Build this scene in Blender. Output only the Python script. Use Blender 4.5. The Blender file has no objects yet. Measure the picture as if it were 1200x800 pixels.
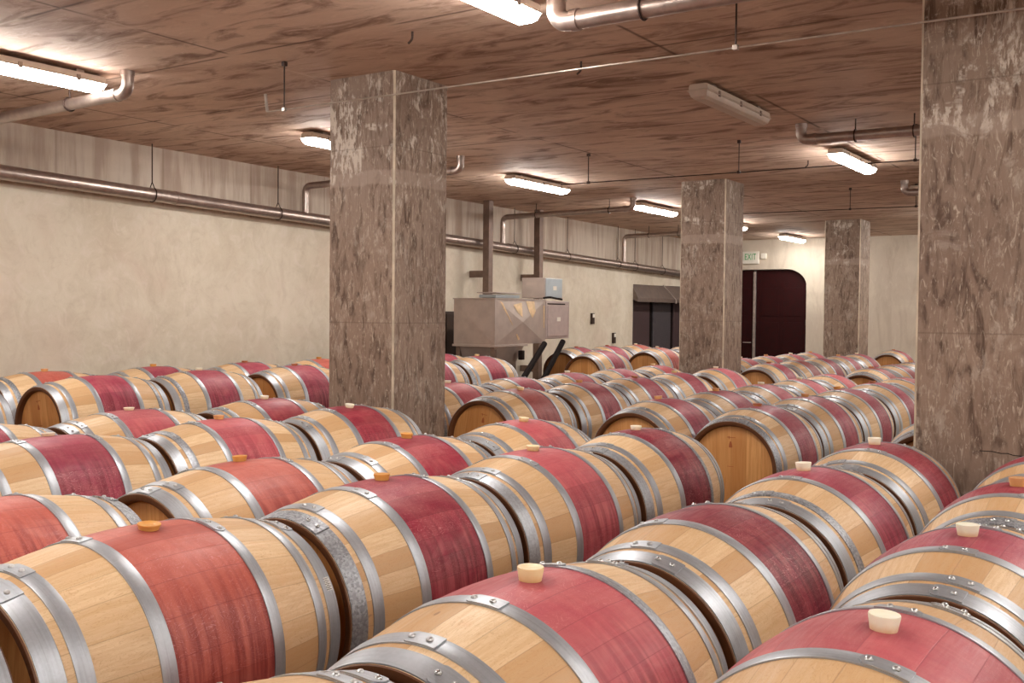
import bpy, bmesh, math, random
from math import sin, cos, pi, radians
from mathutils import Vector, Matrix
random.seed(7)
C = bpy.context.scene.collection
CAMZ = 1.40
CEIL = 3.05
WX, WY, WS = -8.82, 5.05, -0.037          # the left wall runs a touch off square

def wall_x(y): return WX + WS * (y - WY)

# ------------------------------------------------------------------ colour
def lin(r, g, b):
    def f(c):
        c /= 255.0
        return c / 12.92 if c <= 0.04045 else ((c + 0.055) / 1.055) ** 2.4
    return (f(r), f(g), f(b), 1.0)

# ------------------------------------------------------------------ node helper
class N:
    def __init__(s, name):
        s.m = bpy.data.materials.new(name); s.m.use_nodes = True
        s.t = s.m.node_tree; s.t.nodes.clear()
        s.out = s.t.nodes.new('ShaderNodeOutputMaterial')
        s.b = s.t.nodes.new('ShaderNodeBsdfPrincipled')
        s.t.links.new(s.b.outputs[0], s.out.inputs[0])
    def new(s, typ, **kw):
        n = s.t.nodes.new(typ)
        for k, v in kw.items(): setattr(n, k, v)
        return n
    def put(s, sock, v):
        if v is None: return
        if isinstance(v, bpy.types.NodeSocket): s.t.links.new(v, sock)
        elif isinstance(v, bpy.types.Node): s.t.links.new(v.outputs[0], sock)
        else:
            if hasattr(sock.default_value, '__len__') and not hasattr(v, '__len__'): v = (v,) * len(sock.default_value)
            if hasattr(sock.default_value, '__len__') and len(sock.default_value) == 3 and len(v) == 4: v = v[:3]
            sock.default_value = v
    def math(s, op, a, b=None, c=None, clamp=False):
        n = s.new('ShaderNodeMath', operation=op); n.use_clamp = clamp
        s.put(n.inputs[0], a); s.put(n.inputs[1], b)
        if c is not None: s.put(n.inputs[2], c)
        return n.outputs[0]
    def sep(s, v):
        n = s.new('ShaderNodeSeparateXYZ'); s.put(n.inputs[0], v); return n.outputs
    def comb(s, x, y, z):
        n = s.new('ShaderNodeCombineXYZ')
        for i, v in enumerate((x, y, z)): s.put(n.inputs[i], v)
        return n.outputs[0]
    def noise(s, vec, scale=5, detail=4, rough=.55, dist=0.0):
        n = s.new('ShaderNodeTexNoise'); s.put(n.inputs['Vector'], vec)
        n.inputs['Scale'].default_value = scale; n.inputs['Detail'].default_value = detail
        n.inputs['Roughness'].default_value = rough; n.inputs['Distortion'].default_value = dist
        return n.outputs['Fac']
    def white(s, v):
        n = s.new('ShaderNodeTexWhiteNoise', noise_dimensions='1D'); s.put(n.inputs['W'], v); return n.outputs['Value']
    def ramp(s, f, lo, hi, a=0.0, b=1.0):
        n = s.new('ShaderNodeMapRange'); n.interpolation_type = 'SMOOTHSTEP'
        s.put(n.inputs['Value'], f); s.put(n.inputs['From Min'], lo); s.put(n.inputs['From Max'], hi)
        s.put(n.inputs['To Min'], a); s.put(n.inputs['To Max'], b); return n.outputs[0]
    def mix(s, f, a, b, mode='MIX'):
        n = s.new('ShaderNodeMix', data_type='RGBA', blend_type=mode)
        s.put(n.inputs['Factor'], f); s.put(n.inputs['A'] if False else n.inputs[6], a); s.put(n.inputs[7], b)
        return n.outputs[2]
    def vmul(s, v, k):
        n = s.new('ShaderNodeVectorMath', operation='MULTIPLY'); s.put(n.inputs[0], v); s.put(n.inputs[1], k); return n.outputs[0]
    def obj(s): return s.new('ShaderNodeTexCoord').outputs['Object']
    def world(s): return s.new('ShaderNodeNewGeometry').outputs['Position']
    def info(s, k): return s.new('ShaderNodeObjectInfo').outputs[k]
    def bump(s, h, strength=.3, dist=.01):
        n = s.new('ShaderNodeBump'); n.inputs['Strength'].default_value = strength; n.inputs['Distance'].default_value = dist
        s.put(n.inputs['Height'], h); s.t.links.new(n.outputs[0], s.b.inputs['Normal'])
    def set(s, col=None, rough=None, metal=None, spec=None, **kw):
        s.put(s.b.inputs['Base Color'], col); s.put(s.b.inputs['Roughness'], rough); s.put(s.b.inputs['Metallic'], metal)
        s.put(s.b.inputs['Specular IOR Level'], spec)
        for k, v in kw.items(): s.put(s.b.inputs[k], v)
        return s.m

def simple(name, col, rough=.5, metal=0.0, var=.12, scale=12, spec=.5):
    n = N(name); f = n.noise(n.obj(), scale, 3)
    dark = tuple(c * (1 - var * 1.6) for c in col[:3]) + (1,); lite = tuple(min(1, c * (1 + var)) for c in col[:3]) + (1,)
    return n.set(n.mix(n.ramp(f, .3, .7), dark, lite), n.ramp(f, .2, .8, rough - .06, rough + .08), metal, spec)

# ------------------------------------------------------------------ materials
def mat_oak_body():
    n = N('oak_staves'); o = n.obj(); x, y, z = n.sep(o)
    rnd = n.info('Random'); tint = n.info('Color')
    ang = n.math('ARCTAN2', x, z)
    a = n.math('MULTIPLY', n.math('ADD', ang, n.math('MULTIPLY', n.math('SINE', n.math('ADD', n.math('MULTIPLY', ang, 5.0), n.math('MULTIPLY', rnd, 30))), .045)), 27 / (2 * pi))
    a = n.math('ADD', a, n.math('MULTIPLY', rnd, 7.0))
    idx = n.math('FLOOR', a); fr = n.math('FRACT', a)
    w1 = n.white(n.math('ADD', idx, n.math('MULTIPLY', rnd, 313.0)))
    w2 = n.white(n.math('ADD', idx, n.math('ADD', n.math('MULTIPLY', rnd, 171.0), 50.5)))
    arc = n.math('MULTIPLY', ang, .34)
    off = n.math('MULTIPLY', w1, 40)
    gv = n.comb(n.math('MULTIPLY', arc, 60), n.math('ADD', n.math('MULTIPLY', y, 5), off), n.math('MULTIPLY', rnd, 20))
    grain = n.noise(gv, 1.6, 5, .65, .6)
    fig = n.noise(n.comb(n.math('MULTIPLY', arc, 14), n.math('ADD', n.math('MULTIPLY', y, 5), off), n.math('MULTIPLY', w2, 9)), 1.4, 3, .5, 2.2)
    ring = n.math('ABSOLUTE', n.math('SUBTRACT', n.math('FRACT', n.math('MULTIPLY', fig, 13.0)), .5))
    oak_a, oak_b = lin(196, 156, 112), lin(228, 198, 158)
    c = n.mix(n.ramp(w1, 0, 1), oak_a, oak_b)
    c = n.mix(n.ramp(grain, .35, .65, 0, .42), c, lin(198, 152, 104))
    c = n.mix(n.math('MULTIPLY', n.ramp(ring, .0, .12, 1, 0), .36), c, lin(176, 128, 82))
    fleck = n.noise(n.comb(n.math('MULTIPLY', arc, 22), n.math('MULTIPLY', y, 9), n.math('MULTIPLY', rnd, 70)), 1, 2, .5)
    c = n.mix(n.math('MULTIPLY', n.ramp(fleck, .76, .80), .6), c, lin(112, 70, 40))
    c = n.mix(n.math('MULTIPLY', n.ramp(n.noise(n.vmul(o, (9, 9, 9)), 1, 2), .62, .8), .25), c, lin(226, 150, 110))
    seam = n.ramp(n.math('MINIMUM', fr, n.math('SUBTRACT', 1, fr)), .0, .022, 1, 0)
    c = n.mix(n.math('MULTIPLY', seam, .35), c, lin(120, 78, 42))
    # wine stain round the belly
    ay = n.math('ABSOLUTE', y)
    edge = n.math('ADD', ay, n.math('MULTIPLY', n.math('SUBTRACT', n.noise(n.comb(n.math('MULTIPLY', arc, 30), y, rnd), 1, 3), .5), .012))
    mask = n.ramp(edge, .166, .172, 1, 0)
    drip = n.noise(n.comb(n.math('MULTIPLY', arc, 3.2), n.math('MULTIPLY', y, 42), n.math('MULTIPLY', rnd, 50)), 1, 5, .6, .4)
    blot = n.noise(n.comb(n.math('MULTIPLY', arc, 9), n.math('MULTIPLY', y, 7), n.math('MULTIPLY', rnd, 90)), 1, 4, .6, 1.0)
    dk = n.mix(1.0, tint, (.42, .20, .30, 1), 'MULTIPLY')
    lt = n.mix(.24, tint, lin(226, 150, 140))
    s = n.mix(n.ramp(blot, .32, .72), tint, lt)
    side = n.ramp(n.math('ABSOLUTE', ang), .35, 1.35, .12, .85)     # wine drips get stronger and darker towards the flanks
    s = n.mix(n.math('MULTIPLY', n.ramp(drip, .36, .66), side), s, dk)
    s = n.mix(n.math('MULTIPLY', n.ramp(w2, .45, 1), .30), s, dk)
    s = n.mix(n.math('MULTIPLY', n.ramp(ring, .0, .10, 1, 0), n.math('MULTIPLY', w1, .55)), s, lin(214, 142, 144))
    s = n.mix(n.math('MULTIPLY', seam, .45), s, dk)
    rb = n.math('POWER', n.math('ADD', n.math('POWER', x, 2), n.math('POWER', y, 2)), .5)
    top = n.math('GREATER_THAN', z, 0)
    s = n.mix(n.math('MULTIPLY', n.math('MULTIPLY', n.ramp(n.math('ADD', rb, n.math('MULTIPLY', blot, .03)), .035, .085, 1, 0), .5), top), s, dk)
    c = n.mix(mask, c, s)
    c = n.mix(n.ramp(ay, .4595, .4605), c, lin(96, 58, 34))          # end grain and croze in dark brown
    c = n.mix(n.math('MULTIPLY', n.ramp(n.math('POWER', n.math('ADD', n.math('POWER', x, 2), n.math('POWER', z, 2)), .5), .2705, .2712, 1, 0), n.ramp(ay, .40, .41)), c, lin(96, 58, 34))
    n.bump(n.math('SUBTRACT', n.math('MULTIPLY', grain, .3), seam), .25, .0012)
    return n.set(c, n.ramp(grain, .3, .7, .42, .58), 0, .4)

def mat_oak_head():
    n = N('oak_head'); o = n.obj(); x, y, z = n.sep(o); rnd = n.info('Random')
    a = n.math('ADD', n.math('MULTIPLY', x, 10.5), n.math('MULTIPLY', rnd, 9)); idx = n.math('FLOOR', a); fr = n.math('FRACT', a)
    w = n.white(n.math('ADD', idx, n.math('MULTIPLY', rnd, 91)))
    g = n.noise(n.comb(n.math('MULTIPLY', x, 70), n.math('MULTIPLY', w, 30), n.math('MULTIPLY', z, 4)), 1, 5, .6, .7)
    c = n.mix(w, lin(192, 132, 76), lin(218, 162, 102))
    c = n.mix(n.ramp(g, .38, .66, 0, .5), c, lin(182, 118, 58))
    seam = n.ramp(n.math('MINIMUM', fr, n.math('SUBTRACT', 1, fr)), 0, .018, 1, 0)
    c = n.mix(n.math('MULTIPLY', seam, .35), c, lin(110, 66, 30))
    n.bump(g, .15, .001)
    return n.set(c, .5, 0, .35)

def mat_hoop():
    n = N('galvanised_hoop'); o = n.obj(); x, y, z = n.sep(o); rnd = n.info('Random')
    ang = n.math('ARCTAN2', x, z)
    sp = n.new('ShaderNodeTexVoronoi'); n.put(sp.inputs['Vector'], n.comb(n.math('MULTIPLY', ang, 30), n.math('MULTIPLY', y, 90), n.math('MULTIPLY', rnd, 40))); sp.inputs['Scale'].default_value = 1.6
    v = n.sep(sp.outputs['Color'])[0]
    st = n.noise(n.comb(n.math('MULTIPLY', ang, 1.5), n.math('MULTIPLY', y, 130), rnd), 1, 4)
    amt = n.ramp(rnd, .80, .9, .12, .9)
    c = n.mix(n.math('MULTIPLY', v, amt), lin(180, 184, 190), lin(132, 132, 136))
    c = n.mix(n.ramp(st, .45, .75, 0, .35), c, lin(132, 130, 134))
    return n.set(c, n.ramp(n.math('ADD', n.math('MULTIPLY', v, amt), st), .3, 1.1, .40, .56), .72, .45)

def concrete(name, a, b, dark, lite, streak=(6, 6, 1.1), amt=.5, band=None, seams=None, lite_amt=.5, rough=.75):
    n = N(name); w = n.world(); x, y, z = n.sep(w)
    big = n.noise(n.vmul(w, (1, 1, 1)), .9, 5, .6, .6)
    st = n.noise(n.vmul(w, streak), 1.0, 6, .62, 1.1)
    fine = n.noise(w, 38, 4, .6)
    c = n.mix(n.ramp(big, .3, .7), a, b)
    c = n.mix(n.math('MULTIPLY', n.ramp(st, .45, .7), amt), c, dark)
    st2 = n.noise(n.vmul(w, tuple(k * 2.3 for k in streak)), 1.0, 5, .7, 1.8)
    c = n.mix(n.math('MULTIPLY', n.ramp(st2, .52, .72), lite_amt), c, lite)
    c = n.mix(n.math('MULTIPLY', n.ramp(fine, .55, .8), .16), c, dark)
    if band: c = band(n, c, x, y, z, st, big)
    if seams: c = seams(n, c, x, y, z)
    n.bump(n.math('ADD', n.math('MULTIPLY', fine, .5), st), .35, .006)
    return n.set(c, n.ramp(st, .3, .7, rough - .1, rough + .1), 0, .35)

def line_at(n, v, period, off, w):
    f = n.math('FRACT', n.math('DIVIDE', n.math('ADD', v, off), period))
    return n.ramp(n.math('MULTIPLY', n.math('MINIMUM', f, n.math('SUBTRACT', 1, f)), period), 0, w, 1, 0)

def ceil_seams(n, c, x, y, z):
    wob = n.math('MULTIPLY', n.noise(n.comb(x, y, 0), 1.7, 2), .02)
    l = n.math('MAXIMUM', line_at(n, n.math('ADD', x, wob), 2.44, .35, .022), line_at(n, n.math('ADD', y, wob), 1.22, .3, .020))
    br = n.noise(n.comb(x, y, 3), 1.3, 3)
    c = n.mix(n.math('MULTIPLY', n.math('MULTIPLY', l, n.ramp(br, .38, .52)), .75), c, lin(70, 44, 34))
    return n.mix(n.math('MULTIPLY', n.math('MULTIPLY', l, n.ramp(br, .5, .38)), .6), c, lin(214, 190, 170))

def pillar_band(n, c, x, y, z, st, big):
    wob = n.math('MULTIPLY', n.math('SUBTRACT', n.noise(n.comb(x, y, z), 6, 3), .5), .05)
    zz = n.math('ADD', z, wob)
    b = n.math('MULTIPLY', n.ramp(zz, 2.27, 2.29), n.ramp(zz, 2.37, 2.39, 1, 0))
    c = n.mix(n.math('MULTIPLY', b, .55), c, lin(168, 148, 134))
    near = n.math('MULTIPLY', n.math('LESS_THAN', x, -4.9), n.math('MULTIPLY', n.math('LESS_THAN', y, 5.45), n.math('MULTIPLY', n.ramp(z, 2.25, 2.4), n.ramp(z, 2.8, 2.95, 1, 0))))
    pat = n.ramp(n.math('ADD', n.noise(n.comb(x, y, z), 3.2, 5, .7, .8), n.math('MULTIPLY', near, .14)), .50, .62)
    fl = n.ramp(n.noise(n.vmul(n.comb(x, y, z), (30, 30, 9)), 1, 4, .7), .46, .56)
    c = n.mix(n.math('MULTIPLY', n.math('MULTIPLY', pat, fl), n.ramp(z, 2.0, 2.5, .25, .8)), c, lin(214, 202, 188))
    l = n.math('ADD', line_at(n, z, 1.22, -.1, .007), 0)
    return n.mix(n.math('MULTIPLY', l, .35), c, lin(80, 60, 48))

def wall_band(n, c, x, y, z, st, big):
    # trowel mottling of the skim coat; upper strip was cast in forms and never skimmed
    tr = n.noise(n.comb(x, y, z), 4.5, 6, .72, 1.6)
    c = n.mix(n.ramp(tr, .50, .68, 0, .32), c, lin(188, 172, 152))
    c = n.mix(n.ramp(tr, .48, .36, 0, .35), c, lin(226, 214, 204))
    pk = n.noise(n.comb(z, x, y), 1.1, 3, .5, .5)
    c = n.mix(n.ramp(pk, .5, .7, 0, .35), c, lin(206, 184, 168))
    lim = n.math('SUBTRACT', 2.54, n.math('MULTIPLY', n.math('SUBTRACT', y, 5), .02))
    up = n.ramp(n.math('SUBTRACT', z, lim), -.06, .0)
    drip = n.noise(n.comb(n.math('MULTIPLY', x, 5), n.math('MULTIPLY', y, 5), n.math('MULTIPLY', z, .5)), 1.2, 5, .6)
    u = n.mix(n.ramp(drip, .4, .62), lin(196, 182, 168), lin(160, 138, 124))
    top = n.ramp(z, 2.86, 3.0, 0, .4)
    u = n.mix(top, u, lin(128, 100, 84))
    c = n.mix(n.math('MULTIPLY', up, .8), c, u)
    sl = n.math('MULTIPLY', line_at(n, y, 1.22, .5, .02), up)
    return n.mix(n.math('MULTIPLY', sl, .45), c, lin(128, 104, 88))

OAK, HEAD, HOOP = mat_oak_body(), mat_oak_head(), mat_hoop()
def mat_bung():
    n = N('silicone_bung'); f = n.noise(n.obj(), 60, 2); zz = n.sep(n.obj())[2]
    soak = n.ramp(n.math('ADD', zz, n.math('MULTIPLY', f, .012)), .004, .026, .65, 0)      # foot of the bung soaked amber
    return n.set(n.mix(soak, n.info('Color'), lin(222, 170, 100)), .38, 0, .5, **{'Subsurface Weight': .15, 'Subsurface Radius': (.02, .012, .006)})
BUNG = mat_bung()
RIVET = simple('rivet_steel', lin(190, 190, 190), .28, .9)
CEILM = concrete('board_cast_ceiling', lin(190, 160, 140), lin(214, 188, 168), lin(118, 86, 70), lin(230, 208, 190), (1.6, 5.0, 3), .85, None, ceil_seams, .5)
WALLM = concrete('skimmed_plaster_wall', lin(206, 194, 174), lin(220, 210, 192), lin(184, 168, 148), lin(226, 218, 200), (2.0, 2.0, 1.6), .35, wall_band, None, .3)
FARM = concrete('far_wall_concrete', lin(196, 182, 166), lin(212, 200, 182), lin(168, 150, 132), lin(218, 210, 194), (3.5, 3.5, .8), .4, None, None, .35)
PILM = concrete('form_marked_pillar', lin(132, 110, 96), lin(152, 130, 114), lin(88, 68, 56), lin(196, 180, 162), (17, 17, 4.2), .95, pillar_band, None, .85, .58)
CHAMF = simple('smooth_chamfer_strip', lin(196, 180, 158), .6, 0, .14, 9)
FLOORM = concrete('cellar_floor', lin(96, 82, 70), lin(112, 96, 82), lin(88, 72, 60), lin(150, 136, 120), (2, 2, 2), .5)
GALV = simple('galvanised_pipe', lin(176, 160, 152), .34, .85, .08, 20)
ROD = simple('dark_steel_rod', lin(70, 54, 48), .5, .6)
WIRE = simple('bright_steel_wire', lin(190, 178, 168), .35, .8)
HOUSE = simple('fixture_housing', lin(206, 188, 172), .5, 0, .05)
LENSOFF = simple('unlit_diffuser', lin(204, 186, 172), .35, 0, .05)
CLIP = simple('fixture_clip', lin(150, 130, 118), .4, .5)
SHEET = simple('brushed_sheet_steel', lin(178, 164, 156), .36, .45, .06, 6)
SHEETB = simple('zinc_panel', lin(176, 186, 194), .34, .7, .05, 6)
PANEL = simple('grey_enclosure', lin(184, 168, 164), .42, .35, .05)
BLACK = simple('black_paint', lin(24, 15, 13), .7, 0, .1, 12, .15)
POSTM = simple('painted_steel_post', lin(122, 100, 88), .5, .3)
WHITE = simple('white_plastic', lin(232, 226, 214), .4, 0, .03)
DOORM = simple('oxblood_door_paint', lin(44, 5, 6), .6, 0, .12, 12, .2)
EDGEM = simple('pale_metal_strip', lin(190, 176, 168), .35, .6)
PURP = simple('aubergine_panel', lin(84, 66, 68), .42, .2, .1)
SLATE = simple('slate_panel', lin(98, 92, 96), .38, .4, .1)
HOODM = simple('weathered_hood', lin(120, 104, 96), .45, .4, .12)
TIMBER = simple('rough_timber', lin(140, 104, 70), .7)
DARKCAB = simple('dark_brown_cabinet', lin(56, 38, 28), .55)
GREEN = simple('exit_green', lin(70, 170, 100), .5)
INK = simple('branding_scorch', lin(172, 92, 48), .7)
TAG = simple('hoop_tag', lin(214, 210, 204), .4, .4)
def mat_emit():
    n = N('lit_diffuser'); n.set(lin(240, 235, 225), .4)
    n.put(n.b.inputs['Emission Color'], (1.0, .965, .915, 1)); n.b.inputs['Emission Strength'].default_value = 26.0
    return n.m
EMIT = mat_emit()

# ------------------------------------------------------------------ mesh helpers
def link(name, bm, mat, parent=None, smooth=False, mats=None):
    me = bpy.data.meshes.new(name); bmesh.ops.recalc_face_normals(bm, faces=bm.faces); bm.to_mesh(me); bm.free()
    for m in (mats or [mat]): me.materials.append(m)
    if smooth:
        for p in me.polygons: p.use_smooth = True
        try: me.set_sharp_from_angle(angle=radians(35))
        except Exception: pass
    o = bpy.data.objects.new(name, me); C.objects.link(o)
    if parent: o.parent = parent
    return o
def tag(o, label=None, cat=None, group=None, kind=None):
    if label: o['label'] = label
    if cat: o['category'] = cat
    if group: o['group'] = group
    if kind: o['kind'] = kind
    return o
def empty(name, loc, rz=0.0):
    o = bpy.data.objects.new(name, None); C.objects.link(o); o.location = loc; o.rotation_euler = (0, 0, rz); o.empty_display_size = .1
    return o
def box(bm, x0, x1, y0, y1, z0, z1, bev=0.0, M=None):
    vs = [bm.verts.new((x, y, z)) for x in (x0, x1) for y in (y0, y1) for z in (z0, z1)]
    fs = [bm.faces.new([vs[i] for i in q]) for q in ((0, 1, 3, 2), (4, 6, 7, 5), (0, 4, 5, 1), (2, 3, 7, 6), (0, 2, 6, 4), (1, 5, 7, 3))]
    if M: bmesh.ops.transform(bm, matrix=M, verts=vs)
    if bev:
        es = list({e for f in fs for e in f.edges})
        bmesh.ops.bevel(bm, geom=es, offset=bev, segments=2, affect='EDGES', profile=.5)
def prism(bm, pts, d0, d1, plane='xz'):
    """closed outline extruded through depth"""
    def P(a, b, d): return (a, d, b) if plane == 'xz' else ((d, a, b) if plane == 'yz' else (a, b, d))
    A = [bm.verts.new(P(a, b, d0)) for a, b in pts]; B = [bm.verts.new(P(a, b, d1)) for a, b in pts]
    bm.faces.new(A); bm.faces.new(list(reversed(B)))
    n = len(pts)
    for i in range(n): bm.faces.new((A[i], B[i], B[(i + 1) % n], A[(i + 1) % n]))
def lathe(bm, prof, seg=96, axis='y', close=False, a0=0.0, a1=2 * pi):
    full = abs(a1 - a0 - 2 * pi) < 1e-6
    cnt = seg if full else seg + 1
    rings = []
    for i in range(cnt):
        a = a0 + (a1 - a0) * i / seg
        ring = []
        for (t, r) in prof:
            p = (r * sin(a), t, r * cos(a)) if axis == 'y' else (r * cos(a), r * sin(a), t)
            ring.append(bm.verts.new(p))
        rings.append(ring)
    m = len(prof)
    for i in range(seg):
        A, B = rings[i], rings[(i + 1) % cnt]
        for j in range(m if close else m - 1):
            k = (j + 1) % m
            bm.faces.new((A[j], A[k], B[k], B[j]))
    return rings
def tube(bm, pts, r, seg=14, bend=0.0, cap=True):
    pts = [Vector(p) for p in pts]
    if bend and len(pts) > 2:
        out = [pts[0]]
        for i in range(1, len(pts) - 1):
            a, b, c = pts[i - 1], pts[i], pts[i + 1]
            d = min(bend, (a - b).length * .49, (c - b).length * .49)
            p0 = b + (a - b).normalized() * d; p1 = b + (c - b).normalized() * d
            for k in range(7):
                t = k / 6; out.append(p0 * (1 - t) ** 2 + b * 2 * t * (1 - t) + p1 * t * t)
        out.append(pts[-1]); pts = out
    up = Vector((0, 0, 1)); prev = None; rings = []
    for i, p in enumerate(pts):
        if i == 0: d = pts[1] - pts[0]
        elif i == len(pts) - 1: d = pts[-1] - pts[-2]
        else: d = (pts[i + 1] - p).normalized() + (p - pts[i - 1]).normalized()
        d.normalize()
        if prev is None: n1 = d.orthogonal().normalized()
        else: n1 = (prev - d * prev.dot(d)).normalized()
        prev = n1; n2 = d.cross(n1)
        rings.append([bm.verts.new(p + (n1 * cos(2 * pi * k / seg) + n2 * sin(2 * pi * k / seg)) * r) for k in range(seg)])
    for A, B in zip(rings, rings[1:]):
        for k in range(seg): bm.faces.new((A[k], A[(k + 1) % seg], B[(k + 1) % seg], B[k]))
    if cap: bm.faces.new(list(reversed(rings[0]))); bm.faces.new(rings[-1])
def dome(bm, c, r, h, nrm, seg=10):
    c = Vector(c); n = Vector(nrm).normalized(); a = n.orthogonal().normalized(); b = n.cross(a)
    prev = None
    for j, (rr, hh) in enumerate(((1, 0), (.92, .45), (.6, .85))):
        ring = [bm.verts.new(c + (a * cos(2 * pi * k / seg) + b * sin(2 * pi * k / seg)) * r * rr + n * h * hh) for k in range(seg)]
        if prev:
            for k in range(seg): bm.faces.new((prev[k], prev[(k + 1) % seg], ring[(k + 1) % seg], ring[k]))
        prev = ring
    t = bm.verts.new(c + n * h)
    for k in range(seg): bm.faces.new((prev[k], prev[(k + 1) % seg], t))

# ------------------------------------------------------------------ barrel prototype (axis along y, bung at +z)
HL, RB, RE = .465, .350, .286
def rad(y): return RB - (RB - RE) * (abs(y) / HL) ** 1.9
def body_bm():
    bm = bmesh.new(); ys = [HL * (-1 + 2 * i / 36) for i in range(37)]
    prof = [(-HL + .045, .255), (-HL + .004, .264), (-HL, .270)] + [(y, rad(y)) for y in ys] + [(HL, .270), (HL - .004, .264), (HL - .045, .255)]
    lathe(bm, prof, 108); return bm
def head_bm(s):
    bm = bmesh.new(); y = s * (HL - .034)
    r = lathe(bm, [(y - s * .018, .262), (y - s * .004, .262), (y, .250), (y, .13)], 72)
    bm.faces.new([k[-1] for k in r]); return bm
def hoop_bm(y0, y1, seed, rivets=True):
    bm = bmesh.new(); th = .0032
    P = [(y0, rad(y0) + .0004), (y0, rad(y0) + th), (y0 + .0015, rad(y0) + th + .0006), (y1 - .0015, rad(y1) + th + .0006), (y1, rad(y1) + th), (y1, rad(y1) + .0004)]
    lathe(bm, P, 108, close=True)
    # riveted lap with a rounded end
    e = 0.26; n = 12; ym = (y0 + y1) / 2; hw = (y1 - y0) / 2
    top = []; bot = []
    for i in range(n + 1):
        a = -.18 + e * i / n
        end = max(0.0, (i / n - .82) / .18)
        w = hw * math.sqrt(max(.02, 1 - end ** 2)) * .985
        row = []
        for yy in (ym - w, ym + w):
            R = rad(yy) + th + .0008
            row.append((bm.verts.new((R * sin(a), yy, R * cos(a))), bm.verts.new(((R + .0026) * sin(a), yy, (R + .0026) * cos(a)))))
        top.append(row)
    for A, B in zip(top, top[1:]):
        bm.faces.new((A[0][1], A[1][1], B[1][1], B[0][1])); bm.faces.new((A[0][0], A[0][1], B[0][1], B[0][0])); bm.faces.new((A[1][1], A[1][0], B[1][0], B[1][1]))
    for R4 in (top[0], top[-1]): bm.faces.new((R4[0][0], R4[0][1], R4[1][1], R4[1][0]))
    nf = len(bm.faces)
    for a in (-.10, .035):
        R = rad(ym) + th + .003
        nr = (sin(a), 0, cos(a)); dome(bm, (R * sin(a), ym, R * cos(a)), .0078, .0062, nr)
    bm.faces.ensure_lookup_table()
    for f in bm.faces[nf:]: f.material_index = 1
    return bm
def bung_bm(h, r):
    bm = bmesh.new()
    rg = lathe(bm, [(-.012, r * .80), (0, r * .83), (h * .9, r * .985), (h, r * .96), (h, r * .70), (h - .002, r * .55)], 28, axis='z')
    bm.faces.new([k[-1] for k in rg]); return bm
ME = {}
def keep(key, bm, mats):
    o = link(key, bm, None, None, True, mats); ME[key] = o.data; bpy.data.objects.remove(o)
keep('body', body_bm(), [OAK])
keep('head_front', head_bm(-1), [HEAD]); keep('head_back', head_bm(1), [HEAD])
for nm, a, b in (('chime_hoop', .405, .459), ('quarter_hoop', .345, .384), ('bilge_hoop', .153, .193)): keep(nm, hoop_bm(a, b, 1), [HOOP, RIVET])
keep('tall_bung', bung_bm(.030, .030), [BUNG]); keep('low_bung', bung_bm(.021, .029), [BUNG]); keep('flat_bung', bung_bm(.015, .031), [BUNG])
def part(name, key, parent, loc=(0, 0, 0), rot=(0, 0, 0), color=None):
    o = bpy.data.objects.new(name, ME[key]); o.parent = parent; o.location = loc; o.rotation_euler = rot
    if color: o.color = color
    C.objects.link(o); return o

STAIN = dict(rose=lin(184, 84, 92), brick=lin(182, 88, 72), wine=lin(148, 36, 58), dark=lin(124, 14, 44), plum=lin(158, 52, 76), brown=lin(150, 70, 68), pink=lin(196, 100, 112))
STAINW = dict(rose='rose', brick='brick-red', wine='wine-red', dark='dark maroon', plum='plum-red', brown='brownish red', pink='pale pink')
BUNGC = dict(white=lin(244, 238, 216), cream=lin(238, 214, 166), amber=lin(216, 150, 70), red=lin(172, 84, 62), tan=lin(214, 156, 104))
BUNGW = dict(white='white', cream='cream', amber='amber', red='reddish', tan='tan')
LX = dict(A=-.49, B=-1.20, C=-2.33, D=-3.04, E=-4.32, F=-5.10, G=-6.86, H=-7.60)
ROWW = dict(A='first row at bottom right', B='second row', C='third row', D='fourth row', E='fifth row', F='sixth row', G='seventh row', H='eighth row by wall')
ORD = ['first', 'second', 'third', 'fourth', 'fifth', 'sixth', 'seventh']
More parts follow.
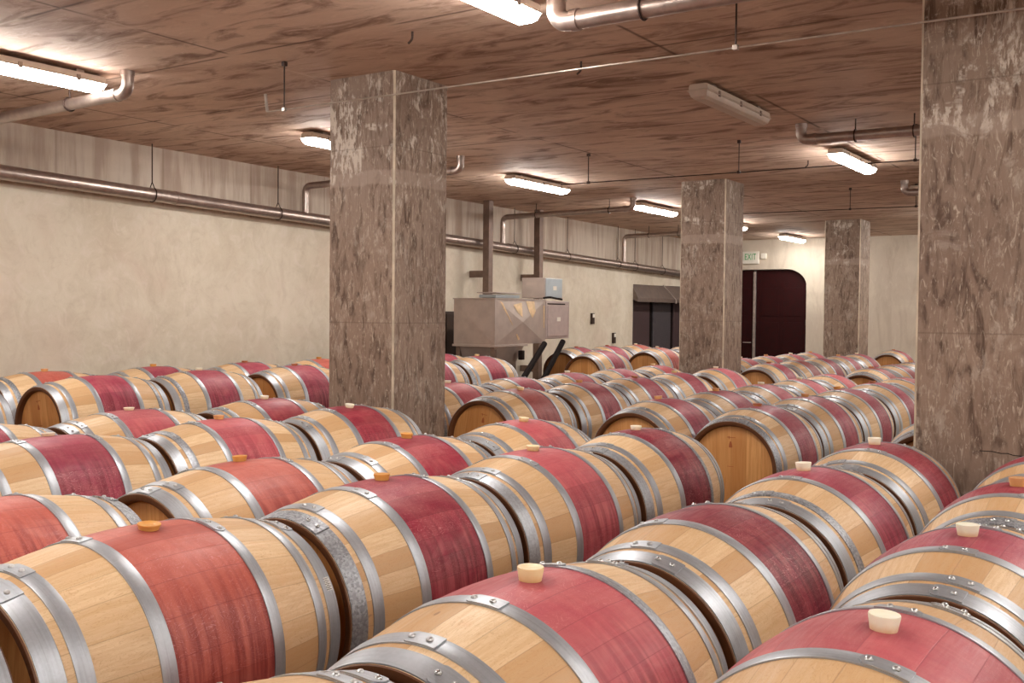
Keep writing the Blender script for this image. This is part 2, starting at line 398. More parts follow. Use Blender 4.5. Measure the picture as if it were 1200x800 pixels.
# line, block, y, roll (deg; + leans to +x), stain, bung, extra
B = [
 ('A',0,1.96,3,'rose','white',''),('A',0,2.94,-1,'plum','white',''),('A',0,3.91,-2,'wine','tan',''),('A',0,4.87,0,'wine','tan',''),
 ('B',0,.90,0,'wine','cream',''),('B',0,1.87,1,'rose','cream',''),('B',0,2.84,-16,'dark',None,''),('B',0,3.81,-3,'plum','white',''),('B',0,4.78,-1,'wine','white',''),
 ('B',1,6.42,0,'plum','white',''),
 ('C',0,.75,0,'wine','amber',''),('C',0,1.72,5,'brick','amber','flat'),('C',0,2.69,0,'wine','amber',''),('C',0,3.65,1,'rose','cream',''),('C',0,4.62,0,'dark','white',''),
 ('C',1,6.33,0,'plum','red','mark'),('C',1,7.29,0,'plum','tan',''),('C',1,8.25,-8,'plum','amber',''),('C',1,9.20,-3,'plum','red',''),('C',1,10.15,0,'tanx','none',''),
 ('D',0,1.66,-14,'brick','none',''),('D',0,2.70,-3,'brick','amber',''),('D',0,3.66,3,'wine','amber',''),('D',0,4.62,6,'rose','cream',''),
 ('D',1,6.42,-5,'plum','tan',''),('D',1,7.36,0,'plum','tan',''),('D',1,8.30,2,'pink','white',''),('D',1,9.24,5,'pink','white',''),('D',1,10.18,0,'rose','none',''),
 ('D',2,11.85,0,'brown','red',''),('D',2,12.80,0,'brown','none',''),('D',2,13.75,0,'brown','tan',''),
 ('E',0,2.71,-4,'plum','white','flat'),('E',0,3.67,0,'rose','tan',''),('E',0,4.63,8,'wine','white',''),
 ('E',1,6.52,8,'brown','cream','mark'),('E',1,7.50,0,'wine','tan',''),('E',1,8.45,6,'plum','red',''),('E',1,9.39,0,'plum','cream',''),('E',1,10.45,0,'pink','white',''),
 ('E',2,12.10,0,'plum','red',''),('E',2,13.07,0,'brown','none',''),('E',2,14.04,0,'plum','none',''),('E',2,15.00,0,'pink','tan',''),('E',2,15.97,0,'plum','white',''),
 ('E',3,18.25,0,'wine','red',''),
 ('F',0,2.70,-12,'plum','none',''),('F',0,3.68,0,'rose','white','flat'),('F',0,4.70,2,'wine','white',''),
 ('F',1,6.70,0,'rose','white',''),('F',1,7.66,0,'plum','none',''),('F',1,8.62,0,'plum','white',''),('F',1,9.60,-6,'plum','white',''),('F',1,10.57,-4,'rose','cream',''),
 ('F',2,13.18,0,'pink','white',''),('F',2,14.16,0,'pink','tan',''),('F',2,15.12,6,'pink','white',''),('F',2,16.07,6,'pink','tan',''),
 ('G',0,3.40,0,'plum','none',''),('G',0,4.66,-12,'plum','none','mark'),('G',0,5.62,0,'plum','white',''),('G',0,6.70,0,'plum','red',''),
 ('G',1,8.58,0,'plum','none',''),('G',1,9.56,0,'plum','cream',''),
 ('G',2,12.17,0,'plum','none',''),('G',2,13.95,0,'brick','white',''),('G',2,14.95,0,'pink','none',''),
 ('H',0,3.72,0,'plum','none',''),('H',0,4.71,0,'brick','tan',''),('H',0,5.73,0,'plum','amber',''),('H',0,6.77,0,'plum','red',''),('H',0,7.77,0,'brick','amber',''),
 ('H',1,8.80,0,'plum','none',''),('H',1,9.78,0,'plum','none',''),
 ('H',2,13.10,0,'plum','red',''),('H',2,14.05,0,'plum','red',''),('H',2,15.02,0,'brick','white',''),
]
BLK = ['', 'beyond the near pillars', 'beyond the middle pillar', 'beyond the far pillar']
cnt = {}
for (ln, blk, y, roll, st, bg, ex) in B:
    if st == 'tanx': st = 'brown'
    k = cnt.get((ln, blk), 0); cnt[(ln, blk)] = k + 1
    z0 = .55 if ln in 'GH' else .47
    x0 = LX[ln]
    if ln == 'G' and blk == 2: x0 = -6.70
    r = empty('oak_barrel', (x0, y, z0)); r.rotation_euler = (0, radians(roll), radians(random.uniform(-.8, .8)))
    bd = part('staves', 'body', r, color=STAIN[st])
    part('barrel_head', 'head_front', r); part('barrel_head', 'head_back', r)
    for key in ('chime_hoop', 'quarter_hoop', 'bilge_hoop'):
        for s in (0, 1):
            a = random.gauss(.05, .16) * (-1 if s else 1)
            part(key, key, r, rot=(0, a, pi * s))
    bw = ''
    if bg and bg != 'none':
        part('bung', 'flat_bung' if (ex == 'flat' or bg == 'red') else ('tall_bung' if ln in 'AB' else 'low_bung'), r, (0, 0, RB - .001), (0, 0, random.random() * 6), BUNGC[bg])
        bw = BUNGW[bg] + ' bung'
    else: bw = 'bung hidden'
    if ex == 'mark':
        yy = -(HL - .034) - .0006
        for pts in ([(-.032, .186), (.022, .187), (.022, .190), (-.032, .190)], [(-.022, .176), (-.018, .176), (-.018, .196), (-.022, .196)],
                    [(-.020, .126), (.001, .126), (.002, .137), (-.002, .152), (-.008, .166), (-.015, .160), (-.019, .144)], [(-.030, .010), (.012, .009), (.012, .012), (-.030, .013)]):
            bm = bmesh.new(); prism(bm, pts, yy, yy + .0004)
            tag(link('scorched_mark', bm, INK, r), 'small rust-brown scorched mark')
    gp = ROWW[ln]
    where = ORD[k] + ' ' + (BLK[blk] + ' in ' if blk else 'from the front in ') + gp
    lab = 'oak barrel, %s belly, %s, %s' % (STAINW[st], bw, where)
    tag(r, lab, 'barrel', 'oak barrels laid in long rows')
    if (ln, y) == ('C', 1.72):
        bm = bmesh.new(); R = rad(.432) + .0052
        for i in range(6):
            a0, a1 = .92 + i * .022, .92 + (i + 1) * .022
            q = [bm.verts.new((R * sin(a), yy, R * cos(a))) for a, yy in ((a0, .420), (a1, .420), (a1, .446), (a0, .446))]
            bm.faces.new(q)
        tg = link('hoop_tag', bm, TAG, r); tag(tg, 'small pale stamped tag on the end hoop')
        bm = bmesh.new(); R += .0006
        for i in range(9):
            a = .93 + i * .0135; w = .006 if i % 2 else .010
            q = [bm.verts.new((R * sin(aa), yy, R * cos(aa))) for aa, yy in ((a, .433 - w), (a + .006, .433 - w), (a + .006, .433 + w), (a, .433 + w))]
            bm.faces.new(q)
        link('stamped_characters', bm, ROD, tg)

# ------------------------------------------------------------------ cradles under the rows
blocks = {}
for (ln, blk, y, *_r) in B: blocks.setdefault((ln, blk), []).append(y)
for (ln, blk), ys in blocks.items():
    z0 = .55 if ln in 'GH' else .47; zt = z0 - math.sqrt(RB ** 2 - .2 ** 2) - .001
    lx = -6.70 if (ln == 'G' and blk == 2) else LX[ln]
    cy = sum(ys) / len(ys); r = empty('barrel_cradle', (lx, cy, 0))
    for sg in (-1, 1):
        x0, x1 = sorted((sg * .2, sg * .275))
        bm = bmesh.new(); box(bm, x0, x1, min(ys) - .40 - cy, max(ys) + .40 - cy, .04, zt, .004); link('rail', bm, TIMBER, r)
    for yy in ys:
        bm = bmesh.new(); box(bm, -.29, .29, yy - cy - .05, yy - cy + .05, 0, .042, .003); link('sleeper', bm, TIMBER, r)
    tag(r, 'low timber cradle on the floor under %s%s' % (ROWW[ln], (' ' + BLK[blk]) if blk else ', front stretch'), 'cradle', 'timber cradles under the barrels')

# ------------------------------------------------------------------ room shell
def struct(name, bm, m, parent=None, **k):
    o = link(name, bm, m, parent, **k)
    if not parent: o['kind'] = 'structure'
    return o
YB, YF, XR = -6.0, 21.8, 7.0
bm = bmesh.new(); box(bm, -9.9, XR + .3, YB - .3, YF + .4, -.2, 0); struct('floor', bm, FLOORM)
bm = bmesh.new(); box(bm, -9.9, XR + .3, YB - .3, YF + .4, CEIL, CEIL + .25); struct('ceiling', bm, CEILM)
# left wall with a doorway notch
DY0, DY1, DZ = 18.25, 21.3, 1.99
bm = bmesh.new()
pts = [(YB - .3, 0), (DY0, 0), (DY0, DZ), (DY1, DZ), (DY1, 0), (YF + .3, 0), (YF + .3, CEIL), (YB - .3, CEIL)]
prism(bm, pts, 0, -.30, 'yz')
for v in bm.verts: v.co.x += wall_x(v.co.y)
struct('wall_left', bm, WALLM)
bm = bmesh.new(); box(bm, XR, XR + .3, YB - .3, YF + .3, 0, CEIL); struct('wall_right', bm, WALLM)
bm = bmesh.new(); box(bm, -9.3, XR, YB - .3, YB, 0, CEIL); struct('wall_back', bm, WALLM)
# far wall with the arched door opening
AX0, AX1, ATOP, RX, RZ = -9.28, -6.98, 2.40, .46, .37
arch = [(AX1, 0), (AX1, ATOP - RZ)] + [(AX1 - RX + RX * cos(t * pi / 20), ATOP - RZ + RZ * sin(t * pi / 20)) for t in range(1, 11)] + \
       [(AX0 + RX - RX * sin(t * pi / 20), ATOP - RZ + RZ * cos(t * pi / 20)) for t in range(0, 11)] + [(AX0, 0)]
bm = bmesh.new(); prism(bm, [(XR + .3, 0), (XR + .3, CEIL), (-9.9, CEIL), (-9.9, 0)] + list(reversed(arch)), YF, YF + .35); struct('wall_far', bm, FARM)

# ------------------------------------------------------------------ pillars
def pillar(x0, x1, y0, y1, label):
    bm = bmesh.new(); c = .012
    pts = [(x0 + c, y0), (x1 - c, y0), (x1, y0 + c), (x1, y1 - c), (x1 - c, y1), (x0 + c, y1), (x0, y1 - c), (x0, y0 + c)]
    prism(bm, pts, 0, CEIL, 'xy')
    for fc in bm.faces:
        if fc.calc_area() < CEIL * c * 2: fc.material_index = 1
    o = link('concrete_pillar', bm, None, mats=[PILM, CHAMF]); tag(o, label, 'pillar', 'square concrete pillars'); o['kind'] = 'structure'
pillar(-5.21, -4.60, 5.42, 6.02, 'square mottled concrete pillar, second largest, its foot behind the third row of barrels')
pillar(-1.165, -.545, 5.355, 5.93, 'largest square concrete pillar, rough form-marked face, crack near its base')
ck = bmesh.new(); cp = [(-.86, .757), (-.80, .758), (-.765, .752), (-.735, .754), (-.71, .747), (-.67, .746), (-.63, .749), (-.60, .744)]
tube(ck, [(a, 5.3555, b) for a, b in cp], .0022, 5); tag(link('crack', ck, BLACK, bpy.data.objects['concrete_pillar.001']), 'thin dark crack')
pillar(-5.39, -4.80, 11.84, 12.44, 'square brown concrete pillar between dark hooded doorway and exit door')
pillar(-5.41, -4.80, 17.85, 18.46, 'smallest farthest square concrete pillar in front of the far wall')

# ------------------------------------------------------------------ light fixtures
def fixture(x, y, lit, label):
    L, W = 1.28, .135
    r = empty('ceiling_light', (x, y, CEIL))
    bm = bmesh.new(); z1 = -.022
    prism(bm, [(-W / 2, z1), (W / 2, z1), (W / 2 + .006, z1 - .045), (-W / 2 - .006, z1 - .045)], -L / 2, L / 2)
    bmesh.ops.bevel(bm, geom=[e for e in bm.edges], offset=.006, segments=2, affect='EDGES')
    link('housing', bm, HOUSE, r)
    bm = bmesh.new(); box(bm, -W / 2 - .012, W / 2 + .012, -L / 2 - .006, L / 2 + .006, z1 - .051, z1 - .0455, .002); link('gasket_rim', bm, HOUSE, r)
    bm = bmesh.new()
    zt, zb = z1 - .0512, z1 - .105
    for (w0, l0, z0), (w1, l1, zz1) in ((((W / 2 + .004), L / 2, zt), (W / 2 - .008, L / 2 - .018, zt - .036)), ((W / 2 - .008, L / 2 - .018, zt - .036), (W / 2 - .030, L / 2 - .045, zb))):
        A = [bm.verts.new((a * w0, b * l0, z0)) for a, b in ((-1, -1), (1, -1), (1, 1), (-1, 1))]
        Bv = [bm.verts.new((a * w1, b * l1, zz1)) for a, b in ((-1, -1), (1, -1), (1, 1), (-1, 1))]
        for k in range(4): bm.faces.new((A[k], A[(k + 1) % 4], Bv[(k + 1) % 4], Bv[k]))
        last = Bv
    bm.faces.new(last)
    bmesh.ops.remove_doubles(bm, verts=bm.verts, dist=1e-5)
    link('diffuser', bm, EMIT if lit else LENSOFF, r)
    for s in (-1, 1):
        for q in (-.42, 0, .42):
            bm = bmesh.new(); box(bm, s * (W / 2 + .008) - .004, s * (W / 2 + .008) + .004, q - .014, q + .014, z1 - .062, z1 - .022, .001); link('clip', bm, CLIP, r)
    for q in (-.45, .45):
        bm = bmesh.new(); box(bm, -.05, .05, q - .03, q + .03, -.0225, 0, .002); link('mounting_bracket', bm, CLIP, r)
    tag(r, label, 'ceiling light', 'vapour-tight strip lights on the ceiling')
X1, X2 = -2.97, -6.80
fixture(-6.50, 3.82, 1, 'lit strip light beside the pipe above the front of the plaster wall')
fixture(X2, 7.42, 1, 'lit strip light half hidden behind the pillar of the fifth row')
fixture(X2, 10.75, 1, 'lit strip light in front of the square steel posts')
fixture(X2 - .05, 14.15, 1, 'lit strip light at the end of a dark branch pipe')
fixture(X2 - .10, 17.25, 1, 'lit strip light peeping out behind the middle pillar')
fixture(X2 - .15, 20.75, 1, 'lit strip light above the exit door')
fixture(X1 - .02, 3.98, 1, 'large lit strip light cut by the top edge of the view')
fixture(X1, 7.42, 0, 'unlit beige strip light, its diffuser dark and clips showing')
fixture(X1, 10.72, 1, 'lit strip light under a pipe beside the largest pillar')
fixture(X1 + .02, 14.05, 0, 'unlit strip light mostly behind the largest pillar')
fixture(X1, 17.3, 1, 'lit strip light hidden behind the largest pillar')
k = 0
for (x, y) in ((X2, .62), (X2, -2.7), (X1, .75), (X1, -2.6), (.86, -2.6), (.86, .75), (.86, 4.1), (.86, 7.4), (4.7, 4.1), (4.7, 10.7), (.86, 10.7), (.86, 17.3), (X1, 20.7), (.86, 20.7), (4.7, 20.7), (.86, 14.0), (4.7, -2.6), (4.7, .75), (4.7, 7.4), (4.7, 14.0)):  # unseen extra fixtures, added to brighten the room
    fixture(x, y, 1, 'added strip light brightening the room from unseen aisles to the right and behind'); k += 1

# ------------------------------------------------------------------ pipes
def sweep(name, pts, r, m, parent=None, bend=.0, seg=18):
    bm = bmesh.new(); tube(bm, pts, r, seg, bend); return link(name, bm, m, parent, True)
def rod(parent, a, b, r=.006, m=ROD, name='hanger_rod'): return sweep(name, [a, b], r, m, parent, seg=8)
def pz(y): return 2.575 - (y - 4.96) * .0198
main = empty('drain_pipe', (wall_x(5) + .16, 5, 0))
ox, oy = main.location.x, main.location.y
def mp(y): return Vector((wall_x(y) + .16 - ox, y - oy, pz(y)))
sweep('pipe_run', [mp(-3), mp(21)], .066, GALV, main)
for y in (.5, 2.2, 4.6, 6.56, 8.31, 11.4, 13.49, 15.23, 17.22, 17.98, 19.31):
    p = mp(y)
    rod(main, p + Vector((0, 0, .12)), Vector((p.x, p.y, CEIL)))
    bm = bmesh.new(); pts = [p + Vector((sin(a) * .074, 0, cos(a) * .074)) for a in [k * 2 * pi / 20 for k in range(21)]]
    pts = [p + Vector((0, 0, .125))] + [p + Vector((sin(a) * .073, 0, cos(a) * .073)) for a in [(.5 + k * 5.28 / 20) for k in range(21)]] + [p + Vector((0, 0, .125))]
    tube(bm, pts, .005, 6); link('clevis', bm, ROD, main, True)
for y in (6.85, 9.35, 13.3, 14.0, 17.6):
    p = mp(y); d = Vector((0, .014, 0)); sweep('coupling', [p - d, p + d], .072, GALV, main)
tag(main, 'long galvanised drain pipe hung along the plaster wall below the ceiling', 'pipe')
def branch(y, xe, ze, label, xs=None, r=.04, z=None, hang=(), cps=()):
    """rises from the wall pipe, crosses under the ceiling and turns up into the slab"""
    x0 = wall_x(y) + .16 if xs is None else xs
    z = z or CEIL - .15
    t = empty('branch_pipe', (xe, y, CEIL)); O = Vector((xe, y, CEIL))
    P = []
    if xs is None: P += [Vector((x0, y - .0, pz(y) + .05)), Vector((x0, y, z - .03))]
    else: P += [Vector((x0, y, z - (.0)))]
    P += [Vector((xe, y, z)), Vector((xe, y, CEIL + .01))]
    sweep('pipe_run', [p - O for p in P], r, GALV, t, bend=.09)
    s = -1 if x0 < xe else 1
    cl = Vector((xe + s * .12, y, z)) - O; sweep('coupling', [cl - Vector((.02, 0, 0)), cl + Vector((.02, 0, 0))], r + .006, GALV, t)
    cl = Vector((xe, y, CEIL - .035)) - O; sweep('coupling', [cl, cl + Vector((0, 0, .035))], r + .006, GALV, t)
    for h in hang:
        zz = z - .03 * abs((h - xe) / (x0 - xe)) if xs is None else z
        rod(t, Vector((h, y, zz + r)) - O, Vector((h, y, CEIL)) - O)
        bm = bmesh.new(); tube(bm, [Vector((h, y + sin(a) * (r + .006), zz + cos(a) * (r + .006))) - O for a in [k * 2 * pi / 16 for k in range(17)]], .006, 6); link('pipe_clamp', bm, ROD, t, True)
    tag(t, label, 'pipe', 'branch pipes under the ceiling')
branch(4.48, -6.22, 0, 'pale branch pipe with elbow at the end of the front wall-side light', hang=(-6.9,), r=.043)
branch(8.76, -6.52, 0, 'branch pipe passing behind the pillar of the fifth row', hang=(-8.2,))
branch(13.14, -6.72, 0, 'dark branch pipe ending in an elbow at the lit strip light', hang=(-8.35, -7.1))
branch(17.48, -7.2, 0, 'far branch pipe running behind the middle pillar above the hooded doorway', hang=(-8.6, -8.0))
branch(4.58, -2.80, 0, 'large pale pipe leaving the light cut by the top edge', xs=XR, r=.050, hang=(-2.3, -.2, 2, 4, 6))
branch(8.78, -2.88, 0, 'brown pipe with elbow running behind the largest pillar', xs=XR, r=.045, hang=(-2.42, -1.95, 0, 2, 4, 6), z=CEIL - .14)
branch(13.05, -3.0, 0, 'short pipe stub with elbow showing beside the largest pillar', xs=XR, r=.042, hang=(-2.75, 0, 2, 4, 6))

def cable(y, x0, x1, z0, z1, rods, label, end=None, m=WIRE):
    t = empty('hanging_cable', (x0, y, z0)); O = t.location.copy()
    def zc(x): return z0 + (z1 - z0) * (x - x0) / (x1 - x0)
    P = [Vector((x0, y, z0)) - O, Vector((x1, y, z1)) - O]
    sweep('cable_run', P, .0052, m, t, seg=8)
    if end: sweep('turned_up_end', [Vector((x0, y, z0)) - O, Vector((x0 - .02, y, z0 + .12)) - O], .010, m, t, seg=8)
    for x in rods:
        rod(t, Vector((x, y, zc(x))) - O, Vector((x, y, CEIL)) - O, .005)
        bm = bmesh.new(); box(bm, x - O.x - .014, x - O.x + .014, -.012, .012, zc(x) - O.z - .012, zc(x) - O.z + .014, .003); link('rod_clip', bm, m, t)
        bm = bmesh.new(); box(bm, x - O.x - .015, x - O.x + .015, -.015, .015, CEIL - O.z - .03, CEIL - O.z, .003); link('rod_anchor', bm, ROD, t)
    tag(t, label, 'cable', 'thin cables hung on rods')
cable(4.86, -5.24, 5.0, CAMZ + 1.335, CAMZ + 1.285, (-5.08, -1.93, 1.2, 4.3), 'thin bright cable crossing in front of the near pillars', True)
cable(9.29, -5.6, 4.8, CAMZ + 1.35, CAMZ + 1.33, (-5.27, -3.64, -2.05, .5, 3.2), 'thin dark cable hung behind the unlit strip light', m=ROD)
cable(13.46, -5.6, 4.8, CAMZ + 1.385, CAMZ + 1.33, (-3.76, -2.95, .5), 'thinnest farthest dark cable beyond the middle pillar', m=ROD)
# single anchors left in the slab
for (x, y, h, lab) in ((-3.89, 4.74, .045, 'tiny metal anchor stub in the bare ceiling above the cable'), (-3.40, 5.88, .06, 'small bent hook in the ceiling above the cable'), (-3.49, 10.88, .05, 'tiny dark hook in the ceiling beside the pipe elbow')):
    bm = bmesh.new(); tube(bm, [(0, 0, 0), (0, 0, -h), (-.03, 0, -h - .02)], .007, 8, .02); o = link('ceiling_anchor', bm, ROD, None, True); o.location = (x, y, CEIL); tag(o, lab, 'anchor')

# ------------------------------------------------------------------ posts by the left wall
for (y, lab) in ((12.47, 'square steel post on wall behind the sheet-metal machine, nearer one'), (13.96, 'square steel post by the wall, farther one above the small top box')):
    t = empty('steel_post', (wall_x(y) + .33, y, 0))
    bm = bmesh.new(); box(bm, -.055, .055, -.055, .055, 0, CEIL, .005); link('shaft', bm, POSTM, t)
    for z in (.5, 1.97):
        bm = bmesh.new(); box(bm, -.315, -.054, -.03, .03, z - .05, z + .05, .004); link('wall_bracket', bm, POSTM, t)
    tag(t, lab, 'post', 'square steel posts along the wall')

# ------------------------------------------------------------------ machine
mx, my = -7.22, 10.43
t = empty('sorting_machine', (mx, my, 0))
def mbox(name, x0, x1, y0, y1, z0, z1, m, bev=.006, par=None):
    bm = bmesh.new(); box(bm, x0, x1, y0, y1, z0, z1, bev); return link(name, bm, m, par or t)
# cabinet with cross-broken panels
bm = bmesh.new(); X0, X1m, Y0, Y1, Z0, Z1 = -.63, 0, 0, 1.19, 1.0, 1.565
bm_v = [bm.verts.new(p) for p in ((X0, Y0, Z0), (X1m, Y0, Z0), (X1m, Y1, Z0), (X0, Y1, Z0), (X0, Y0, Z1), (X1m, Y0, Z1), (X1m, Y1, Z1), (X0, Y1, Z1))]
for q, off in (((0, 1, 5, 4), (0, -.022, 0)), ((1, 2, 6, 5), (.026, 0, 0)), ((2, 3, 7, 6), (0, .01, 0)), ((3, 0, 4, 7), (-.01, 0, 0))):
    c = sum((bm_v[i].co for i in q), Vector()) / 4 + Vector(off); cv = bm.verts.new(c)
    for k in range(4): bm.faces.new((bm_v[q[k]], bm_v[q[(k + 1) % 4]], cv))
bm.faces.new([bm_v[i] for i in (4, 5, 6, 7)]); bm.faces.new([bm_v[i] for i in (3, 2, 1, 0)])
link('cabinet', bm, SHEET, t)
mbox('top_flange', X0 - .01, .012, -.012, Y1, Z1, Z1 + .014, SHEET, .002); mbox('bottom_flange', X0 - .012, .016, -.016, Y1 * .62, Z0 - .03, Z0 - .002, SHEET, .002)
mbox('corner_trim', -.010, .010, -.010, .012, Z0, Z1, SHEET, .002)
# hopper under it
bm = bmesh.new(); tz, bz = Z0 - .03, .42
A = [bm.verts.new(p) for p in ((X0 + .02, .02, tz), (-.01, .02, tz), (-.01, .68, tz), (X0 + .02, .68, tz))]
Bv = [bm.verts.new(p) for p in ((X0 + .2, .25, bz), (-.2, .25, bz), (-.2, .48, bz), (X0 + .2, .48, bz))]
for k in range(4): bm.faces.new((A[k], A[(k + 1) % 4], Bv[(k + 1) % 4], Bv[k]))
bm.faces.new(A); bm.faces.new(list(reversed(Bv))); link('hopper', bm, SHEET, t)
pn = mbox('control_panel', -.30, .0, Y1 + .01, Y1 + .62, 1.055, 1.56, PANEL, .006)
mbox('panel_door', .0, .014, Y1 + .045, Y1 + .56, 1.09, 1.50, PANEL, .004, pn)
mbox('panel_label', .014, .0165, Y1 + .27, Y1 + .36, 1.29, 1.345, WHITE, 0, pn)
mbox('panel_slot', .0, .004, Y1 + .045, Y1 + .5, 1.515, 1.53, BLACK, 0, pn)
tb = mbox('top_box', -.45, -.08, Y1 + .10, Y1 + .56, 1.60, 1.875, SHEET, .006)
mbox('zinc_side', -.08, -.07, Y1 + .12, Y1 + .54, 1.61, 1.865, SHEETB, .003, tb); mbox('top_box_label', -.0698, -.067, Y1 + .30, Y1 + .39, 1.71, 1.765, WHITE, 0, tb)
mbox('top_tray', -.30, -.04, .08, .62, 1.585, 1.625, SHEETB, .008); mbox('tray_lip', -.32, -.02, .06, .64, 1.64, 1.655, SHEET, .004)
bm = bmesh.new(); tube(bm, [(-.05, Y1 + .03, 1.60), (-.03, Y1 + .15, 1.615), (-.03, Y1 + .3, 1.60), (0, Y1 + .42, 1.585)], .014, 8, .05); link('cable_loop', bm, BLACK, t, True)
for (x, y) in ((-.05, .05), (X0 + .05, .05), (X0 + .05, Y1 + .1)):
    mbox('leg', x - .03, x + .03, y - .03, y + .03, 0, 1.0 if y < 1.3 else 1.06, POSTM, .003)
for (y0, z0, y1, z1) in ((1.08, 1.0, .42, .52), (1.55, 1.02, .85, .42)):
    bm = bmesh.new(); tube(bm, [(.06, y0, z0), (.12, y1, z1)], .038, 8); link('strut', bm, BLACK, t, True)
mbox('actuator', .02, .08, .50, .57, .80, .92, BLACK, .008)
# straw-coloured patches painted on the panel as soft reflections
for pts in ([(.10, 1.545), (.17, 1.52), (.56, 1.06), (.52, 1.05)], [(.40, 1.50), (.60, 1.53), (.60, 1.34), (.50, 1.40)], [(.70, 1.55), (.90, 1.55), (.92, 1.42), (.84, 1.33), (.76, 1.42)], [(1.12, 1.50), (1.16, 1.50), (1.15, 1.20), (1.13, 1.2)]):
    bm = bmesh.new()
    def depth(y, z):   # lies on the cross-broken panel
        u = abs((y - Y1 / 2) / (Y1 / 2)); v = abs((z - (Z0 + Z1) / 2) / ((Z1 - Z0) / 2)); return .026 * (1 - max(u, v)) + .0015
    c = (sum(p[0] for p in pts) / len(pts), sum(p[1] for p in pts) / len(pts))
    vs = [bm.verts.new((depth(*p) + .002, p[0], p[1])) for p in pts]; cv = bm.verts.new((depth(*c) + .003, c[0], c[1]))
    for k in range(len(vs)): bm.faces.new((vs[k], vs[(k + 1) % len(vs)], cv))
    tag(link('painted_reflection', bm, simple('straw_reflection', lin(216, 186, 146), .4, .2), t), 'straw-yellow patch painted as a reflection')
tag(t, 'grey sheet-metal machine with cross-creased panels, hopper and control box before the wall', 'machine')
# dark cabinet beside it
t = empty('dark_cabinet', (-8.50, 10.62, 0))
bm = bmesh.new(); box(bm, -.36, .3, -.45, .62, .05, 1.41, .01); link('carcass', bm, DARKCAB, t)
for s in (0, 1):
    bm = bmesh.new(); box(bm, .3, .318, -.43 + s * .53, .07 + s * .53, .10, 1.38, .004); link('door', bm, DARKCAB, t)
bm = bmesh.new(); box(bm, -.34, .28, -.43, .6, 0, .05); link('plinth', bm, BLACK, t)
tag(t, 'tall dark brown cabinet between near pillar and sheet-metal machine', 'cabinet')

# small switch boxes on the plaster wall
for (y, z, lab) in ((16.47, 1.305, 'small dark switch box on the plaster wall, upper and nearer one'), (17.37, .935, 'small dark switch box on the plaster wall, lower one near hooded doorway')):
    t = empty('switch_box', (wall_x(y), y, z))
    bm = bmesh.new(); box(bm, 0, .045, -.045, .045, -.10, .10, .006); link('case', bm, ROD, t)
    bm = bmesh.new(); box(bm, .045, .05, -.035, .035, .02, .085, .002); link('cover', bm, WHITE, t)
    tag(t, lab, 'switch box', 'switch boxes on the plaster wall')

# ------------------------------------------------------------------ hooded doorway in the left wall
xm = wall_x((DY0 + DY1) / 2)
bm = bmesh.new(); box(bm, xm - .28, xm - .22, DY0 + .0, DY1, 0, DZ); d1 = struct('door_1', bm, BLACK)
for (a, b, m) in ((.30, 1.22, PURP), (1.40, 2.25, SLATE), (2.4, 3.2, PURP)):
    bm = bmesh.new(); box(bm, xm - .215, xm - .17, DY0 + a, DY0 + b, .02, DZ - .03, .008); link('door_panel', bm, m, d1)
bm = bmesh.new(); box(bm, xm - .2, xm - .02, DY0 + .10, DY0 + .16, 0, DZ - .02, .005); link('door_track', bm, SLATE, d1)
hd = empty('door_hood', (xm, DY0, 0))
bm = bmesh.new(); pr = [(0, 2.01), (0, 1.73), (.20, 1.64), (.20, 1.72), (.06, 1.99)]
vs0 = [(a + .02, b) for a, b in pr]
for v in range(1): pass
A = [bm.verts.new((a + .02 - WS * (-1.5), 0, b)) for a, b in pr]; Bq = [bm.verts.new((a + .02 + WS * 1.5, DY1 - DY0 - .1, b)) for a, b in pr]
bm.faces.new(A); bm.faces.new(list(reversed(Bq)))
for k in range(5): bm.faces.new((A[k], Bq[k], Bq[(k + 1) % 5], A[(k + 1) % 5]))
link('sheet_hood', bm, HOODM, hd)
bm = bmesh.new(); box(bm, .0, .02, -.002, .12, 1.74, 1.98); 
link('end_plate', bm, WHITE, hd)
bm = bmesh.new(); tube(bm, [(.10, 1.28, 2.0), (.245, 1.62, 1.70), (.245, 1.62, 1.62)], .012, 8); link('hood_brace', bm, EDGEM, hd, True)
tag(hd, 'sloping sheet-metal hood over the dark doorway in the plaster wall', 'door hood')

# ------------------------------------------------------------------ arched double door
def leaf(name, x0, x1, idx):
    pts = [p for p in arch]
    poly = []
    # clip the arch outline to x0..x1
    def zt(x):
        if x > AX1 - RX: return ATOP - RZ + RZ * math.sqrt(max(0, 1 - ((x - (AX1 - RX)) / RX) ** 2))
        if x < AX0 + RX: return ATOP - RZ + RZ * math.sqrt(max(0, 1 - ((AX0 + RX - x) / RX) ** 2))
        return ATOP
    xs = [x0 + (x1 - x0) * i / 24 for i in range(25)]
    poly = [(x0, .01)] + [(x, zt(x) - .01) for x in xs] + [(x1, .01)]
    bm = bmesh.new(); prism(bm, poly, YF + .10, YF + .16); o = struct(name, bm, DOORM)
    w = x1 - x0
    for (a, b) in ((.25, 1.25), (1.38, 2.0)):
        for s in (0, 1):
            bm = bmesh.new(); cx0 = x0 + .1 + s * (w - .1) / 2; cx1 = cx0 + (w - .3) / 2
            box(bm, cx0, cx1, YF + .092, YF + .10, a, b, .004); link('raised_panel', bm, DOORM, o)
    return o
dl = leaf('door_2', AX0 + .01, -8.195, 0); dr = leaf('door_3', -8.125, AX1 - .01, 1)
bm = bmesh.new(); box(bm, -8.19, -8.135, YF + .07, YF + .15, 0.01, ATOP - .05, .004); tag(link('edge_strip', bm, EDGEM, dr), 'pale metal strip')
bm = bmesh.new(); tube(bm, [(-8.24, YF + .10, .79), (-8.24, YF + .04, .79), (-8.40, YF + .04, .79)], .011, 8, .02); link('door_handle', bm, EDGEM, dl, True)
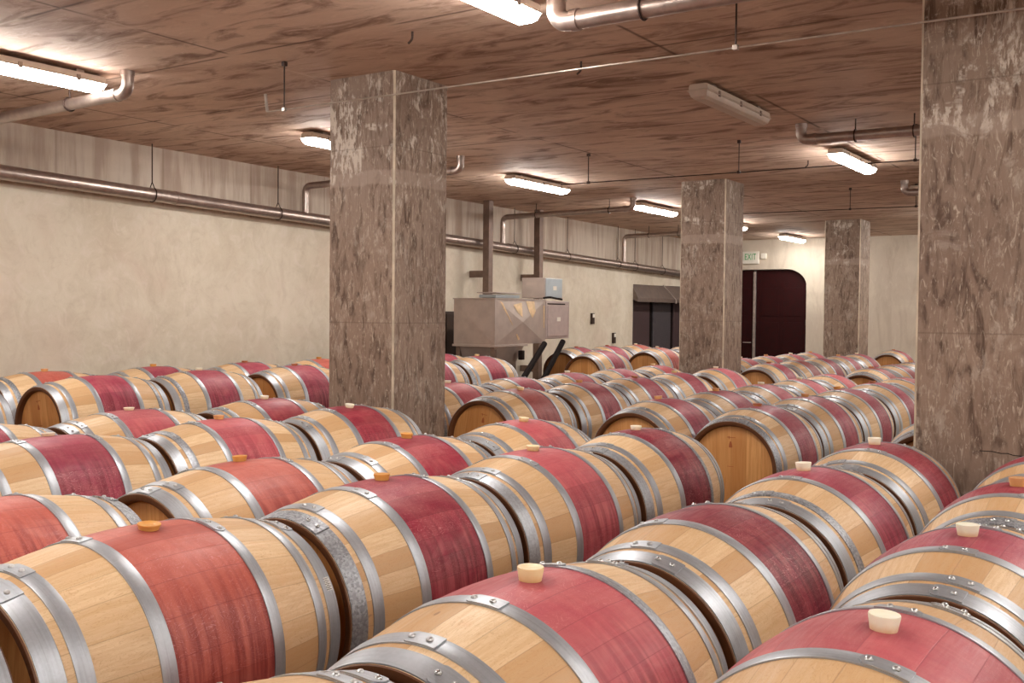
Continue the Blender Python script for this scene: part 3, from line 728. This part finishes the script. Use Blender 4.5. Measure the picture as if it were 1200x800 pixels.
for z in (.35, 1.25, 2.0):
    bm = bmesh.new(); tube(bm, [(AX1 - .018, YF + .085, z - .06), (AX1 - .018, YF + .085, z + .06)], .014, 8); link('hinge', bm, EDGEM, dr, True)

# ------------------------------------------------------------------ exit sign and alarm lamp
t = empty('exit_sign', (-8.22, YF, CAMZ + 1.26))
bm = bmesh.new(); box(bm, -.19, .19, -.06, 0, -.135, .135, .008); link('casing', bm, WHITE, t)
cu = bpy.data.curves.new('lettering', 'FONT'); cu.body = 'EXIT'; cu.size = .19; cu.align_x = 'CENTER'; cu.align_y = 'CENTER'; cu.extrude = .002; cu.offset = .001; cu.space_character = 1.12
cu.materials.append(GREEN); tmp = bpy.data.objects.new('tmp', cu); C.objects.link(tmp); bpy.context.view_layer.update()
lm = bpy.data.meshes.new_from_object(tmp.evaluated_get(bpy.context.evaluated_depsgraph_get())); bpy.data.objects.remove(tmp)
lt = bpy.data.objects.new('lettering', lm); C.objects.link(lt); lt.parent = t; lt.location = (0, -.0625, .012); lt.rotation_euler = (pi / 2, 0, 0); lt.scale = (.62, 1, 1)
if not lm.materials: lm.materials.append(GREEN)
tag(t, 'white sign with green EXIT letters above the dark red door', 'exit sign')
t = empty('emergency_lamp', (-7.93, YF, CAMZ + 1.29))
bm = bmesh.new(); box(bm, -.065, .065, -.05, 0, -.06, .06, .01); link('casing', bm, WHITE, t)
bm = bmesh.new(); box(bm, -.05, .05, -.056, -.05, -.045, .045, .004); link('lamp_face', bm, WHITE, t)
tag(t, 'small white box lamp fixed right beside the EXIT sign', 'emergency lamp')

# ------------------------------------------------------------------ world, camera, view
w = bpy.data.worlds.new('World'); bpy.context.scene.world = w; w.use_nodes = True
w.node_tree.nodes['Background'].inputs[0].default_value = (.02, .016, .013, 1); w.node_tree.nodes['Background'].inputs[1].default_value = 1
f, pitch, roll, yaw = 1203.04, radians(1.6068), radians(.5512), radians(33.7129)
fw = Vector((-sin(yaw) * cos(pitch), cos(yaw) * cos(pitch), -sin(pitch))); r0 = Vector((cos(yaw), sin(yaw), 0)); u0 = r0.cross(fw)
rr = cos(roll) * r0 + sin(roll) * u0; uu = -sin(roll) * r0 + cos(roll) * u0
cam = bpy.data.cameras.new('camera'); co = bpy.data.objects.new('camera', cam); C.objects.link(co)
cam.sensor_width = 36; cam.lens = f / 1200 * 36; cam.clip_start = .05
M = Matrix((rr, uu, -fw)).transposed().to_4x4(); M.translation = Vector((0, 0, CAMZ)); co.matrix_world = M
sc = bpy.context.scene; sc.camera = co
sc.view_settings.view_transform = 'Standard'; sc.view_settings.look = 'None'; sc.view_settings.gamma = 1; sc.view_settings.exposure = 1.45
try: sc.view_settings.use_curve_mapping = False
except Exception: pass
sc.cycles.use_denoising = True
sc.cycles.max_bounces = 8; sc.cycles.diffuse_bounces = 5
